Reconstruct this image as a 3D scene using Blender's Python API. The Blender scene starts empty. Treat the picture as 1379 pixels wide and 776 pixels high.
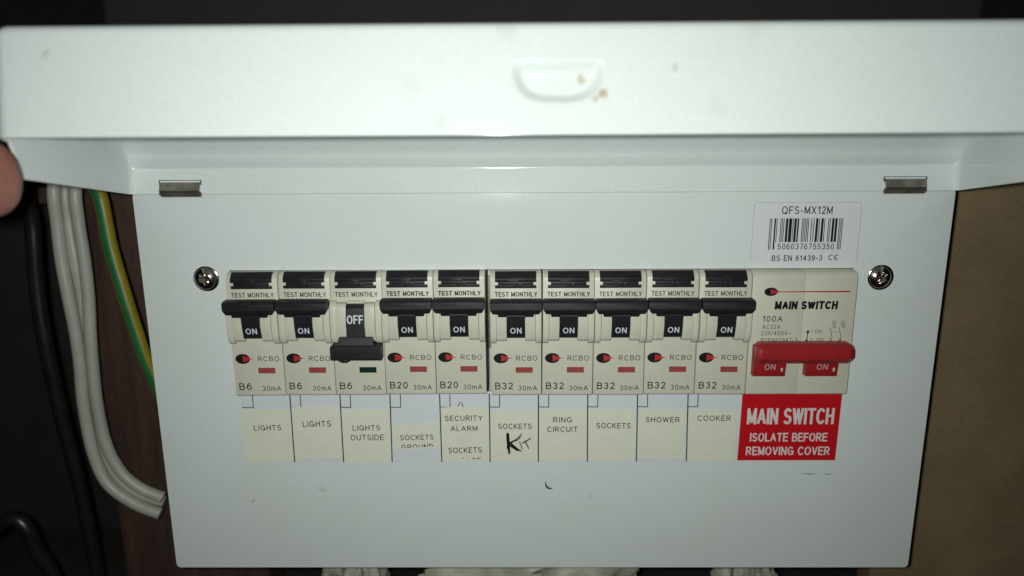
import bpy, bmesh, math, random
from mathutils import Vector, Matrix, noise

MM = 0.001
scene = bpy.context.scene
col = scene.collection
random.seed(7)

# ------------------------------------------------------------------ camera
cp, cy_, cr = 0.22636068, -0.00964185, -0.00575656       # pitch down, yaw, roll
CAM = Vector((-0.0079177, -0.25338774, 0.02448014))
fwd = Vector((math.sin(cy_) * math.cos(cp), math.cos(cy_) * math.cos(cp), -math.sin(cp)))
rt0 = Vector((math.cos(cy_), -math.sin(cy_), 0))
up0 = rt0.cross(fwd)
rt = rt0 * math.cos(cr) + up0 * math.sin(cr)
up = up0 * math.cos(cr) - rt0 * math.sin(cr)
cam_d = bpy.data.cameras.new('camera')
cam = bpy.data.objects.new('camera', cam_d)
col.objects.link(cam)
cam.matrix_world = Matrix(((rt.x, up.x, -fwd.x, CAM.x), (rt.y, up.y, -fwd.y, CAM.y), (rt.z, up.z, -fwd.z, CAM.z), (0, 0, 0, 1)))
cam_d.sensor_width = 36
cam_d.lens = 36 * 1000 / 1379
cam_d.clip_start = 0.005
cam_d.clip_end = 20
cam_d.dof.use_dof = True
cam_d.dof.focus_distance = 0.262
cam_d.dof.aperture_fstop = cam_d.lens / 3.6              # a phone lens: pupil of about 3.6 mm
scene.camera = cam

# ------------------------------------------------------------------ world, flash, exposure
w = bpy.data.worlds.new('World')
scene.world = w
w.use_nodes = True
bg = w.node_tree.nodes['Background']
bg.inputs[0].default_value = (0.9, 0.95, 1.0, 1)
bg.inputs[1].default_value = 0.004
fl_d = bpy.data.lights.new('phone_flash', 'AREA')
fl_d.shape = 'DISK'
fl_d.size = 0.008
fl_d.energy = 0.595
fl_d.color = (0.94, 1.0, 0.94)
fl = bpy.data.objects.new('phone_flash', fl_d)
col.objects.link(fl)
fl.matrix_world = cam.matrix_world.copy()
fl.location = CAM + rt * -0.010 + up * 0.003
vs = scene.view_settings
vs.view_transform = 'Standard'
vs.look = 'None'
vs.exposure = 0
vs.gamma = 1
scene.cycles.use_denoising = True
scene.cycles.max_bounces = 6
scene.cycles.sample_clamp_indirect = 3.0


# ------------------------------------------------------------------ materials
def nodes_of(m):
    m.use_nodes = True
    nt = m.node_tree
    return nt, nt.nodes['Principled BSDF']


def link(nt, a, b):
    nt.links.new(a, b)


def tex_noise(nt, scale, detail=3, rough=0.5, coord='Object'):
    tc = nt.nodes.new('ShaderNodeTexCoord')
    n = nt.nodes.new('ShaderNodeTexNoise')
    n.inputs['Scale'].default_value = scale
    n.inputs['Detail'].default_value = detail
    n.inputs['Roughness'].default_value = rough
    link(nt, tc.outputs[coord], n.inputs['Vector'])
    return n


def mat(name, colr, rough=0.4, metal=0.0, var=0.0, vscale=60, bump=0.0, bscale=900, spec=0.5, coat=0.0, sss=0.0):
    m = bpy.data.materials.new(name)
    nt, b = nodes_of(m)
    c = (*colr, 1)
    b.inputs['Base Color'].default_value = c
    b.inputs['Roughness'].default_value = rough
    b.inputs['Metallic'].default_value = metal
    b.inputs['Specular IOR Level'].default_value = spec
    if coat:
        b.inputs['Coat Weight'].default_value = coat
        b.inputs['Coat Roughness'].default_value = 0.06
    if sss:
        b.inputs['Subsurface Weight'].default_value = sss
        b.inputs['Subsurface Radius'].default_value = (0.004, 0.0015, 0.0008)
        b.inputs['Subsurface Scale'].default_value = 1
    if var:
        n = tex_noise(nt, vscale, 5, 0.6)
        mix = nt.nodes.new('ShaderNodeMix')
        mix.data_type = 'RGBA'
        ramp = nt.nodes.new('ShaderNodeMapRange')
        ramp.inputs[1].default_value = 0.3
        ramp.inputs[2].default_value = 0.7
        link(nt, n.outputs['Fac'], ramp.inputs[0])
        link(nt, ramp.outputs[0], mix.inputs[0])
        mix.inputs[6].default_value = tuple(max(0, v * (1 - var)) for v in colr) + (1,)
        mix.inputs[7].default_value = tuple(min(1, v * (1 + var)) for v in colr) + (1,)
        link(nt, mix.outputs[2], b.inputs['Base Color'])
    if bump:
        n2 = tex_noise(nt, bscale, 3, 0.55)
        bp = nt.nodes.new('ShaderNodeBump')
        bp.inputs['Strength'].default_value = 1.0
        bp.inputs['Distance'].default_value = bump * MM
        link(nt, n2.outputs['Fac'], bp.inputs['Height'])
        link(nt, bp.outputs[0], b.inputs['Normal'])
    return m


def stained_white(name, colr, rough, bump, stains, spec=0.5):
    """gloss white stove paint with a few brown dirt spots; stains = (x, y, z, radius mm, strength, colour)"""
    m = mat(name, colr, rough, bump=bump, bscale=700, spec=spec)
    nt, b = nodes_of(m)
    tc = nt.nodes.new('ShaderNodeTexCoord')
    wob = nt.nodes.new('ShaderNodeTexNoise')
    wob.inputs['Scale'].default_value = 420
    wob.inputs['Detail'].default_value = 4
    link(nt, tc.outputs['Object'], wob.inputs['Vector'])
    sub = nt.nodes.new('ShaderNodeVectorMath'); sub.operation = 'SUBTRACT'
    sub.inputs[1].default_value = (0.5, 0.5, 0.5)
    link(nt, wob.outputs['Color'], sub.inputs[0])
    sc = nt.nodes.new('ShaderNodeVectorMath'); sc.operation = 'SCALE'
    sc.inputs['Scale'].default_value = 0.004
    link(nt, sub.outputs[0], sc.inputs[0])
    pos = nt.nodes.new('ShaderNodeVectorMath'); pos.operation = 'ADD'
    link(nt, tc.outputs['Object'], pos.inputs[0])
    link(nt, sc.outputs[0], pos.inputs[1])
    flat = nt.nodes.new('ShaderNodeVectorMath'); flat.operation = 'MULTIPLY'
    flat.inputs[1].default_value = (1, 0.3, 1)
    link(nt, pos.outputs[0], flat.inputs[0])
    # faint grime over the whole sheet
    gr = tex_noise(nt, 26, 6, 0.62)
    gm = nt.nodes.new('ShaderNodeMapRange')
    gm.inputs[1].default_value = 0.45; gm.inputs[2].default_value = 0.8
    gm.inputs[3].default_value = 0.0; gm.inputs[4].default_value = 0.16
    link(nt, gr.outputs['Fac'], gm.inputs[0])
    mx = nt.nodes.new('ShaderNodeMix'); mx.data_type = 'RGBA'
    mx.inputs[6].default_value = (*colr, 1)
    mx.inputs[7].default_value = (0.52, 0.50, 0.44, 1)
    link(nt, gm.outputs[0], mx.inputs[0])
    fine = tex_noise(nt, 1300, 2, 0.6)                      # fine mottle of the sprayed coat
    fm = nt.nodes.new('ShaderNodeMapRange')
    fm.inputs[1].default_value = 0.25; fm.inputs[2].default_value = 0.75
    fm.inputs[3].default_value = 0.94; fm.inputs[4].default_value = 1.045
    link(nt, fine.outputs['Fac'], fm.inputs[0])
    ml = nt.nodes.new('ShaderNodeVectorMath'); ml.operation = 'SCALE'
    link(nt, mx.outputs[2], ml.inputs[0])
    link(nt, fm.outputs[0], ml.inputs['Scale'])
    last = ml.outputs[0]
    for (x, y, z, r, s, c) in stains:
        d = nt.nodes.new('ShaderNodeVectorMath'); d.operation = 'DISTANCE'
        d.inputs[1].default_value = (x * MM, 0.3 * y * MM, z * MM)
        link(nt, flat.outputs[0], d.inputs[0])
        mr = nt.nodes.new('ShaderNodeMapRange'); mr.interpolation_type = 'SMOOTHSTEP'
        mr.inputs[1].default_value = r * 0.25 * MM
        mr.inputs[2].default_value = r * MM
        mr.inputs[3].default_value = s
        mr.inputs[4].default_value = 0
        link(nt, d.outputs['Value'], mr.inputs[0])
        k = nt.nodes.new('ShaderNodeMix'); k.data_type = 'RGBA'
        link(nt, mr.outputs[0], k.inputs[0])
        link(nt, last, k.inputs[6])
        k.inputs[7].default_value = (*c, 1)
        last = k.outputs[2]
    link(nt, last, b.inputs['Base Color'])
    return m


WHITE = (0.63, 0.665, 0.66)
M = {}
M['plate'] = stained_white('white_stove_paint', WHITE, 0.10, 0.006, [
    (-82, 0, 33, 2.0, 0.25, (0.3, 0.28, 0.25)), (18, 0, 30, 1.5, 0.3, (0.4, 0.36, 0.3)), (-108, 0, 28, 1.2, 0.4, (0.3, 0.25, 0.22))], spec=0.28)
BR = (0.36, 0.24, 0.12)
M['lid'] = stained_white('gloss_white_lid_paint', WHITE, 0.12, 0.004, [
    (-125, -60, 184, 1.8, 0.5, (0.30, 0.24, 0.14)), (-11, -58.5, 189, 4.2, 0.13, BR), (7.5, -58.9, 177, 1.9, 0.6, BR),
    (13.0, -62.5, 173.8, 1.6, 0.75, BR), (11.4, -62.5, 172.6, 1.5, 0.6, BR), (-27, -62.5, 167, 3.4, 0.12, BR),
    (31, -61, 180, 1.4, 0.35, BR), (41, -62, 171, 3.6, 0.09, (0.42, 0.36, 0.14)), (50, -59.5, 189, 4.0, 0.08, BR), (-34, -62, 175, 4, 0.05, BR)])
M['cream'] = mat('cream_plastic', (0.53, 0.522, 0.43), 0.42, var=0.04, vscale=90, bump=0.006, bscale=1500)
M['black'] = mat('black_plastic', (0.012, 0.012, 0.014), 0.45, var=0.3, vscale=300, bump=0.012, bscale=2600, spec=0.32)
M['red_toggle'] = mat('red_plastic', (0.30, 0.012, 0.016), 0.4, var=0.12, vscale=120, bump=0.006, bscale=1500)
M['ink'] = mat('black_ink', (0.008, 0.008, 0.009), 0.6, spec=0.15)
M['ink_soft'] = mat('grey_print', (0.03, 0.03, 0.032), 0.6, spec=0.2)
M['red_ink'] = mat('red_ink', (0.42, 0.014, 0.022), 0.5)
M['white_ink'] = mat('white_ink', (0.62, 0.64, 0.70), 0.5)
M['pink_white_ink'] = mat('white_sign_print', (0.66, 0.60, 0.60), 0.45)
M['worn_ink'] = mat('worn_white_print', (0.42, 0.30, 0.31), 0.6)
M['window_red'] = mat('red_indicator', (0.29, 0.055, 0.05), 0.35, var=0.12, vscale=250)
M['window_green'] = mat('dark_green_indicator', (0.008, 0.022, 0.016), 0.3)
M['paper_white'] = mat('white_label_strip', (0.60, 0.625, 0.665), 0.5, var=0.02, vscale=80)
M['paper_cream'] = mat('cream_paper', (0.655, 0.65, 0.545), 0.8, var=0.035, vscale=240, bump=0.02, bscale=800)
M['sticker'] = mat('sticker_paper', (0.64, 0.65, 0.66), 0.42, var=0.02, vscale=120)
M['red_sign'] = mat('red_sign_vinyl', (0.50, 0.008, 0.014), 0.32, var=0.05, vscale=90, bump=0.004, bscale=1200)
M['chrome'] = mat('nickel_plate', (0.62, 0.58, 0.50), 0.16, metal=1, var=0.25, vscale=500, bump=0.05, bscale=700)
M['clip'] = mat('galvanised_clip', (0.34, 0.315, 0.265), 0.36, metal=0.88, var=0.35, vscale=260, bump=0.03, bscale=500)
M['edge_line'] = mat('darker_edge', (0.36, 0.37, 0.37), 0.6)
M['dark'] = mat('dark_slot', (0.01, 0.01, 0.01), 0.8)
M['sheath'] = mat('grey_white_sheath', (0.40, 0.395, 0.35), 0.42, var=0.1, vscale=70, bump=0.04, bscale=240)
M['green'] = mat('green_sleeve', (0.02, 0.125, 0.04), 0.42, var=0.1, vscale=200)
M['yellow'] = mat('yellow_sleeve', (0.24, 0.19, 0.014), 0.42, var=0.1, vscale=200)
M['black_cable'] = mat('black_cable_sheath', (0.012, 0.011, 0.011), 0.34, var=0.3, vscale=120)
M['void'] = mat('dark_back', (0.02, 0.015, 0.014), 0.85, var=0.4, vscale=20)
M['far'] = mat('grey_far_panel', (0.18, 0.158, 0.16), 0.7, var=0.08, vscale=12)
M['skin'] = mat('skin', (0.27, 0.105, 0.08), 0.5, var=0.25, vscale=140, bump=0.14, bscale=420, sss=0.25)
M['bag'] = mat('pale_crumpled_polythene', (0.36, 0.36, 0.29), 0.6, var=0.3, vscale=60, bump=0.25, bscale=160)
M['steel_box'] = mat('white_back_box', (0.55, 0.58, 0.57), 0.4)


def wood(name, c1, c2, scale, stretch, rough=0.65, bump=0.15):
    m = bpy.data.materials.new(name)
    nt, b = nodes_of(m)
    tc = nt.nodes.new('ShaderNodeTexCoord')
    mp = nt.nodes.new('ShaderNodeMapping')
    mp.inputs['Scale'].default_value = stretch
    link(nt, tc.outputs['Object'], mp.inputs[0])
    n = nt.nodes.new('ShaderNodeTexNoise')
    n.inputs['Scale'].default_value = scale
    n.inputs['Detail'].default_value = 7
    n.inputs['Roughness'].default_value = 0.65
    link(nt, mp.outputs[0], n.inputs['Vector'])
    n2 = tex_noise(nt, 900, 2, 0.5)
    ad = nt.nodes.new('ShaderNodeMath'); ad.operation = 'MULTIPLY_ADD'
    ad.inputs[1].default_value = 0.35
    link(nt, n2.outputs['Fac'], ad.inputs[0])
    link(nt, n.outputs['Fac'], ad.inputs[2])
    r = nt.nodes.new('ShaderNodeValToRGB')
    r.color_ramp.elements[0].position = 0.5
    r.color_ramp.elements[1].position = 0.88
    r.color_ramp.elements[0].color = (*c1, 1)
    r.color_ramp.elements[1].color = (*c2, 1)
    link(nt, ad.outputs[0], r.inputs[0])
    link(nt, r.outputs[0], b.inputs['Base Color'])
    b.inputs['Roughness'].default_value = rough
    bp = nt.nodes.new('ShaderNodeBump')
    bp.inputs['Distance'].default_value = bump * MM
    link(nt, n.outputs['Fac'], bp.inputs['Height'])
    link(nt, bp.outputs[0], b.inputs['Normal'])
    return m


M['board'] = wood('brown_hardboard', (0.15, 0.104, 0.054), (0.225, 0.158, 0.086), 24, (1, 1, 1.0))
M['timber'] = wood('old_brown_timber', (0.04, 0.02, 0.015), (0.09, 0.05, 0.036), 30, (5, 1, 0.6), bump=0.5)


# ------------------------------------------------------------------ mesh helpers (all lengths in mm)
def box(x0, x1, y0, y1, z0, z1):
    v = [(x, y, z) for x in (x0, x1) for y in (y0, y1) for z in (z0, z1)]
    f = [(0, 1, 3, 2), (4, 6, 7, 5), (0, 4, 5, 1), (2, 3, 7, 6), (0, 2, 6, 4), (1, 5, 7, 3)]
    return v, f


def prism_x(prof, x0, x1):
    n = len(prof)
    v = [(x0, y, z) for y, z in prof] + [(x1, y, z) for y, z in prof]
    f = [(i, (i + 1) % n, n + (i + 1) % n, n + i) for i in range(n)]
    return v, f + [tuple(range(n))[::-1], tuple(range(n, 2 * n))]


def prism_y(poly, y0, y1):
    """poly in (x, z), extruded from y0 (front) to y1 (back)"""
    n = len(poly)
    v = [(x, y0, z) for x, z in poly] + [(x, y1, z) for x, z in poly]
    f = [(i, (i + 1) % n, n + (i + 1) % n, n + i) for i in range(n)]
    return v, f + [tuple(range(n)), tuple(range(n, 2 * n))[::-1]]


def loft(secs):
    """secs: (z, half width, y front, y back), stacked boxes along z"""
    v, f = [], []
    for z, hw, a, b in secs:
        v += [(-hw, a, z), (hw, a, z), (hw, b, z), (-hw, b, z)]
    for i in range(len(secs) - 1):
        for k in range(4):
            f.append((4 * i + k, 4 * i + (k + 1) % 4, 4 * i + 4 + (k + 1) % 4, 4 * i + 4 + k))
    n = 4 * (len(secs) - 1)
    return v, f + [(3, 2, 1, 0), (n, n + 1, n + 2, n + 3)]


def join(*ms):
    v, f = [], []
    for mv, mf in ms:
        o = len(v)
        v += list(mv)
        f += [tuple(i + o for i in t) for t in mf]
    return v, f


def shift(m, dx=0, dy=0, dz=0):
    return [(x + dx, y + dy, z + dz) for x, y, z in m[0]], m[1]


def strokes(lines, width, y):
    """flat pen strokes in the plane y: each line a list of (x, z) or (x, z, width)"""
    v, f = [], []
    for ln in lines:
        n = len(ln)
        for i, p in enumerate(ln):
            a = ln[max(0, i - 1)]
            b = ln[min(n - 1, i + 1)]
            dx, dz = b[0] - a[0], b[1] - a[1]
            l = math.hypot(dx, dz) or 1
            wd = (p[2] if len(p) > 2 else width) / 2
            nx, nz = -dz / l * wd, dx / l * wd
            v += [(p[0] + nx, y, p[1] + nz), (p[0] - nx, y, p[1] - nz)]
            if i < n - 1:
                k = len(v) - 2
                f.append((k, k + 1, k + 3, k + 2))
    return v, f


def ellipse(cx, cz, a, b, y, n=28):
    return [(cx + a * math.cos(2 * math.pi * i / n), y, cz + b * math.sin(2 * math.pi * i / n)) for i in range(n)], [tuple(range(n))]


def rrect(x0, x1, z0, z1, r, n=5):
    pts = []
    for cx, cz, a0 in ((x1 - r, z1 - r, 0), (x0 + r, z1 - r, 90), (x0 + r, z0 + r, 180), (x1 - r, z0 + r, 270)):
        for i in range(n + 1):
            a = math.radians(a0 + 90 * i / n)
            pts.append((cx + r * math.cos(a), cz + r * math.sin(a)))
    return pts


def tube(pts, r, seg=12, sub=8, squash=None):
    """round cable along a smooth curve through pts; squash=(dir vector, factor) flattens it"""
    P = [Vector(p) for p in pts]
    C = []
    for i in range(len(P) - 1):
        p0, p1, p2, p3 = P[max(0, i - 1)], P[i], P[i + 1], P[min(len(P) - 1, i + 2)]
        for k in range(sub):
            t = k / sub
            C.append(0.5 * (2 * p1 + (p2 - p0) * t + (2 * p0 - 5 * p1 + 4 * p2 - p3) * t * t + (3 * p1 - p0 - 3 * p2 + p3) * t ** 3))
    C.append(P[-1])
    v, f = [], []
    for i, c in enumerate(C):
        d = (C[min(i + 1, len(C) - 1)] - C[max(i - 1, 0)]).normalized()
        n1 = d.cross(Vector((0, 1, 0))).normalized()
        n2 = d.cross(n1)
        for k in range(seg):
            a = 2 * math.pi * k / seg
            v.append(tuple(c + n1 * (r * math.cos(a)) + n2 * (r * (squash or 1) * math.sin(a))))
        if i:
            o = (i - 1) * seg
            for k in range(seg):
                f.append((o + k, o + (k + 1) % seg, o + seg + (k + 1) % seg, o + seg + k))
    f.append(tuple(range(seg))[::-1])
    f.append(tuple(range(len(v) - seg, len(v))))
    return v, f


_cache = {}


def make_mesh(name, m, material, bevel=0, segs=2, smooth=None, key=None, pre=None):
    if key and key in _cache:
        return _cache[key]
    me = bpy.data.meshes.new(name)
    bm = bmesh.new()
    vs_ = [bm.verts.new((x * MM, y * MM, z * MM)) for x, y, z in m[0]]
    for t in m[1]:
        try:
            bm.faces.new([vs_[i] for i in t])
        except ValueError:
            pass
    bm.normal_update()
    if pre:
        bmesh.ops.bevel(bm, geom=[e for e in bm.edges if pre(e)], offset=1.6 * MM, segments=4, affect='EDGES', profile=0.5, clamp_overlap=True)
    if bevel:
        bmesh.ops.recalc_face_normals(bm, faces=bm.faces)
        eds = [e for e in bm.edges if len(e.link_faces) == 2 and e.calc_face_angle(0) > math.radians(25)]
        bmesh.ops.bevel(bm, geom=eds, offset=bevel * MM, segments=segs, affect='EDGES', profile=0.6, clamp_overlap=True)
    closed = all(len(e.link_faces) == 2 for e in bm.edges)
    if closed:
        bmesh.ops.recalc_face_normals(bm, faces=bm.faces)
    else:                                                   # flat print faces the room
        for fc in bm.faces:
            fc.normal_update()
            if fc.normal.y > 0:
                fc.normal_flip()
    bm.to_mesh(me)
    bm.free()
    mats = material if isinstance(material, (list, tuple)) else [material]
    for mm in mats:
        me.materials.append(mm)
    if smooth is None and bevel:
        smooth = 40
    if smooth:
        me.polygons.foreach_set('use_smooth', [True] * len(me.polygons))
        me.set_sharp_from_angle(angle=math.radians(smooth))
    if key:
        _cache[key] = me
    return me


class Thing:
    """an Empty at the thing's base; parts are given in mm relative to `org` (world when local=False)"""
    def __init__(self, name, loc, label, cat, group=None):
        self.o = bpy.data.objects.new(name, None)
        self.o.empty_display_size = 0.01
        col.objects.link(self.o)
        self.loc = loc
        self.o.location = Vector(loc) * MM
        self.o['label'] = label
        self.o['category'] = cat
        if group:
            self.o['group'] = group

    def add(self, name, m, material, parent=None, world=True, label=None, **kw):
        if world:
            m = shift(m, *[-c for c in self.loc])
        me = make_mesh(name, m, material, **kw)
        return self.obj(name, me, parent, label)

    def obj(self, name, me, parent=None, label=None):
        o = bpy.data.objects.new(name, me)
        col.objects.link(o)
        o.parent = parent or self.o
        if label:
            o['label'] = label
        return o

    def text(self, s, x, z, wd, ht, y, material, parent=None, world=True, tilt=0, rot=0, bold=0.13, shear=0, clip=None, gap=0.24, name='lettering'):
        m = text_mesh(s, x, z, wd, ht, y, tilt, rot, bold, shear, clip, gap)
        key = None if (world or clip) else ('t', s, x, z, wd, ht, y, tilt, bold, material.name)
        return self.add(name, m, material, parent, world, key=key)


def _a(cx, cy, rx, ry, a0, a1):
    n = max(3, int(abs(a1 - a0) / 15))
    return [(cx + rx * math.cos(math.radians(a0 + (a1 - a0) * k / n)), cy + ry * math.sin(math.radians(a0 + (a1 - a0) * k / n))) for k in range(n + 1)]


def _bowl(x0, x1, y0, y1):
    r = (y1 - y0) / 2
    q = min(r, x1 - x0) * 0.9
    return [(x0, y1), (x1 - q, y1)] + _a(x1 - q, (y0 + y1) / 2, q, r, 90, -90)[1:] + [(x0, y0)]


# a plain grotesque drawn as pen strokes: glyph -> (advance width, strokes), cap height 1
GL = {
    ' ': (0.34, []), 'A': (0.72, [[(0, 0), (.36, 1)], [(.36, 1), (.72, 0)], [(.13, .33), (.59, .33)]]),
    'B': (0.62, [[(0, 0), (0, 1)], _bowl(0, .58, .53, 1), _bowl(0, .64, 0, .53)]),
    'C': (0.72, [_a(.38, .5, .38, .5, 42, 318)]), 'D': (0.68, [[(0, 0), (0, 1)], [(0, 1), (.26, 1)] + _a(.26, .5, .42, .5, 90, -90)[1:] + [(0, 0)]]),
    'E': (0.58, [[(0, 0), (0, 1)], [(0, 1), (.58, 1)], [(0, .52), (.53, .52)], [(0, 0), (.6, 0)]]),
    'F': (0.54, [[(0, 0), (0, 1)], [(0, 1), (.54, 1)], [(0, .5), (.48, .5)]]),
    'G': (0.76, [_a(.38, .5, .38, .5, 42, 335), [(.76, .08), (.76, .46)], [(.76, .46), (.43, .46)]]),
    'H': (0.64, [[(0, 0), (0, 1)], [(.64, 0), (.64, 1)], [(0, .52), (.64, .52)]]), 'I': (0.0, [[(0, 0), (0, 1)]]),
    'K': (0.64, [[(0, 0), (0, 1)], [(.6, 1), (0, .36)], [(.22, .58), (.64, 0)]]), 'L': (0.52, [[(0, 1), (0, 0)], [(0, 0), (.52, 0)]]),
    'M': (0.76, [[(0, 0), (0, 1)], [(0, 1), (.38, .06)], [(.38, .06), (.76, 1)], [(.76, 1), (.76, 0)]]),
    'N': (0.64, [[(0, 0), (0, 1)], [(0, 1), (.64, 0)], [(.64, 0), (.64, 1)]]), 'O': (0.78, [_a(.39, .5, .39, .5, 90, 450)]),
    'Q': (0.80, [_a(.39, .5, .39, .5, 90, 450), [(.5, .22), (.78, -.06)]]),
    'R': (0.66, [[(0, 0), (0, 1)], _bowl(0, .62, .48, 1), [(.3, .46), (.66, 0)]]),
    'S': (0.62, [_a(.31, .745, .28, .255, 25, 270) + _a(.31, .25, .31, .25, 90, -155)[1:]]), 'T': (0.64, [[(0, 1), (.64, 1)], [(.32, 1), (.32, 0)]]),
    'U': (0.64, [[(0, 1), (0, .32)] + _a(.32, .32, .32, .32, 180, 360) + [(.64, 1)]]), 'V': (0.68, [[(0, 1), (.34, 0)], [(.34, 0), (.68, 1)]]),
    'W': (0.98, [[(0, 1), (.25, 0)], [(.25, 0), (.49, .97)], [(.49, .97), (.73, 0)], [(.73, 0), (.98, 1)]]),
    'X': (0.66, [[(0, 0), (.66, 1)], [(0, 1), (.66, 0)]]), 'Y': (0.68, [[(0, 1), (.34, .44)], [(.68, 1), (.34, .44)], [(.34, .44), (.34, 0)]]),
    '0': (0.52, [_a(.26, .5, .26, .5, 90, 450)]), '1': (0.30, [[(.26, 0), (.26, 1)], [(.26, 1), (.02, .74)]]),
    '2': (0.52, [_a(.26, .73, .25, .27, 165, -30) + [(.02, 0)], [(.02, 0), (.53, 0)]]),
    '3': (0.52, [_a(.25, .76, .23, .24, 160, -90), _a(.25, .27, .26, .27, 85, -160)]), '4': (0.55, [[(.4, 0), (.4, 1)], [(.4, 1), (0, .3)], [(0, .3), (.55, .3)]]),
    '5': (0.52, [[(.46, 1), (.1, 1)], [(.1, 1), (.04, .5)], _a(.25, .32, .26, .32, 140, -155)]),
    '6': (0.52, [_a(.26, .32, .26, .32, 90, 450), _a(.32, .42, .32, .58, 180, 62)]), '7': (0.5, [[(0, 1), (.5, 1)], [(.5, 1), (.18, 0)]]),
    '9': (0.52, [_a(.26, .68, .26, .32, 90, 450), _a(.2, .58, .32, .58, 0, -118)]),
    'm': (0.74, [[(0, 0), (0, .72)], [(0, .5)] + _a(.185, .5, .185, .2, 180, 0) + [(.37, 0)], [(.37, .5)] + _a(.555, .5, .185, .2, 180, 0) + [(.74, 0)]]),
    '-': (0.3, [[(0, .38), (.3, .38)]]), '/': (0.3, [[(0, 0), (.3, 1)]]), '~': (0.5, [[(0, .42), (.12, .5), (.25, .45), (.38, .38), (.5, .46)]]),
}


def text_mesh(s, x, z, wd, ht, y, tilt=0, rot=0, bold=0.13, shear=0, clip=None, gap=0.24):
    """lettering whose ink box is wd x ht mm, centred at (x, z) on the plane y; bold = stroke width / cap height;
    clip = keep only what lies above a line (z at the left end, z at the right end)"""
    adv, pen = 0.0, []
    for ch in s:
        wch, st_ = GL[ch]
        for ln in st_:
            pen.append([(px_ + adv, pz_) for px_, pz_ in ln])
        adv += wch + gap + (bold if ch != ' ' else 0)
    total = adv - gap - bold
    t = bold * ht
    kx, kz = (wd - t) / total, ht - t
    ct, sn_t, c, sn = math.cos(tilt), math.sin(tilt), math.cos(rot), math.sin(rot)
    V, F = [], []
    for i, ln in enumerate(pen):
        P = [((px_ - total / 2) * kx, (pz_ - 0.5) * kz) for px_, pz_ in ln]
        for e_, q in ((0, 1), (-1, -2)):                      # square the ends off
            dx, dz = P[e_][0] - P[q][0], P[e_][1] - P[q][1]
            l = math.hypot(dx, dz) or 1
            diag = abs(dx) > 0.15 * l and abs(dz) > 0.15 * l
            ex = t * (0.2 if diag or len(P) > 2 else 0.48)
            P[e_] = (P[e_][0] + dx / l * ex, P[e_][1] + dz / l * ex)
        v, f = strokes([P], t, 0)
        o = len(V)
        for a, _, b in v:
            a += shear * b
            a, b = a * c - b * sn, a * sn + b * c
            V.append((x + a, y + b * sn_t - 0.0025 * (i % 5), z + b * ct))
        F += [tuple(k + o for k in q) for q in f]
    m = (V, F)
    if clip:
        bm = bmesh.new()
        vv = [bm.verts.new(p) for p in V]
        for q in F:
            bm.faces.new([vv[k] for k in q])
        p0 = Vector((x - wd / 2, y, clip[0]))
        p1 = Vector((x + wd / 2, y, clip[1]))
        d = (p1 - p0).normalized()
        bmesh.ops.bisect_plane(bm, geom=bm.verts[:] + bm.edges[:] + bm.faces[:], plane_co=p0, plane_no=Vector((-d.z, 0, d.x)), clear_inner=True)
        bm.verts.index_update()
        m = ([tuple(v.co) for v in bm.verts], [tuple(v.index for v in fc.verts) for fc in bm.faces])
        bm.free()
    return m


def structure(name, m, material, **kw):
    me = make_mesh(name, m, material, **kw)
    o = bpy.data.objects.new(name, me)
    col.objects.link(o)
    o['kind'] = 'structure'
    return o


# ------------------------------------------------------------------ the setting: cupboard round the unit
structure('back_wall', box(-700, 700, 130, 150, -420, 52), M['void'])
structure('far_wall', box(-408, 436, 505, 520, 40, 420), M['far'])
structure('cupboard_floor', box(-700, 700, -60, 130, -220, -205), M['void'])
b_ = structure('side_board', box(144, 460, 34, 46, -204, 50), M['board'], bevel=0.8)
b_['label'] = 'brown hardboard panel behind the white unit'

t = Thing('timber_board', (-175, 66, -204), 'old dark brown timber board behind the grey cables', 'board')
t.add('plank', box(-197, -128, 62, 84, -204, 60), M['timber'], bevel=1.0)
t.add('ledge', box(-300, -197.3, 66, 100, -11, -4), M['timber'], bevel=0.8)

# ------------------------------------------------------------------ consumer unit: cover, lid, clips, screws, labels
ZB = -143.8
cu = Thing('consumer_unit', (0, 0, ZB), 'white metal consumer unit with its lid held open, full of breakers', 'fuse box')


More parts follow.
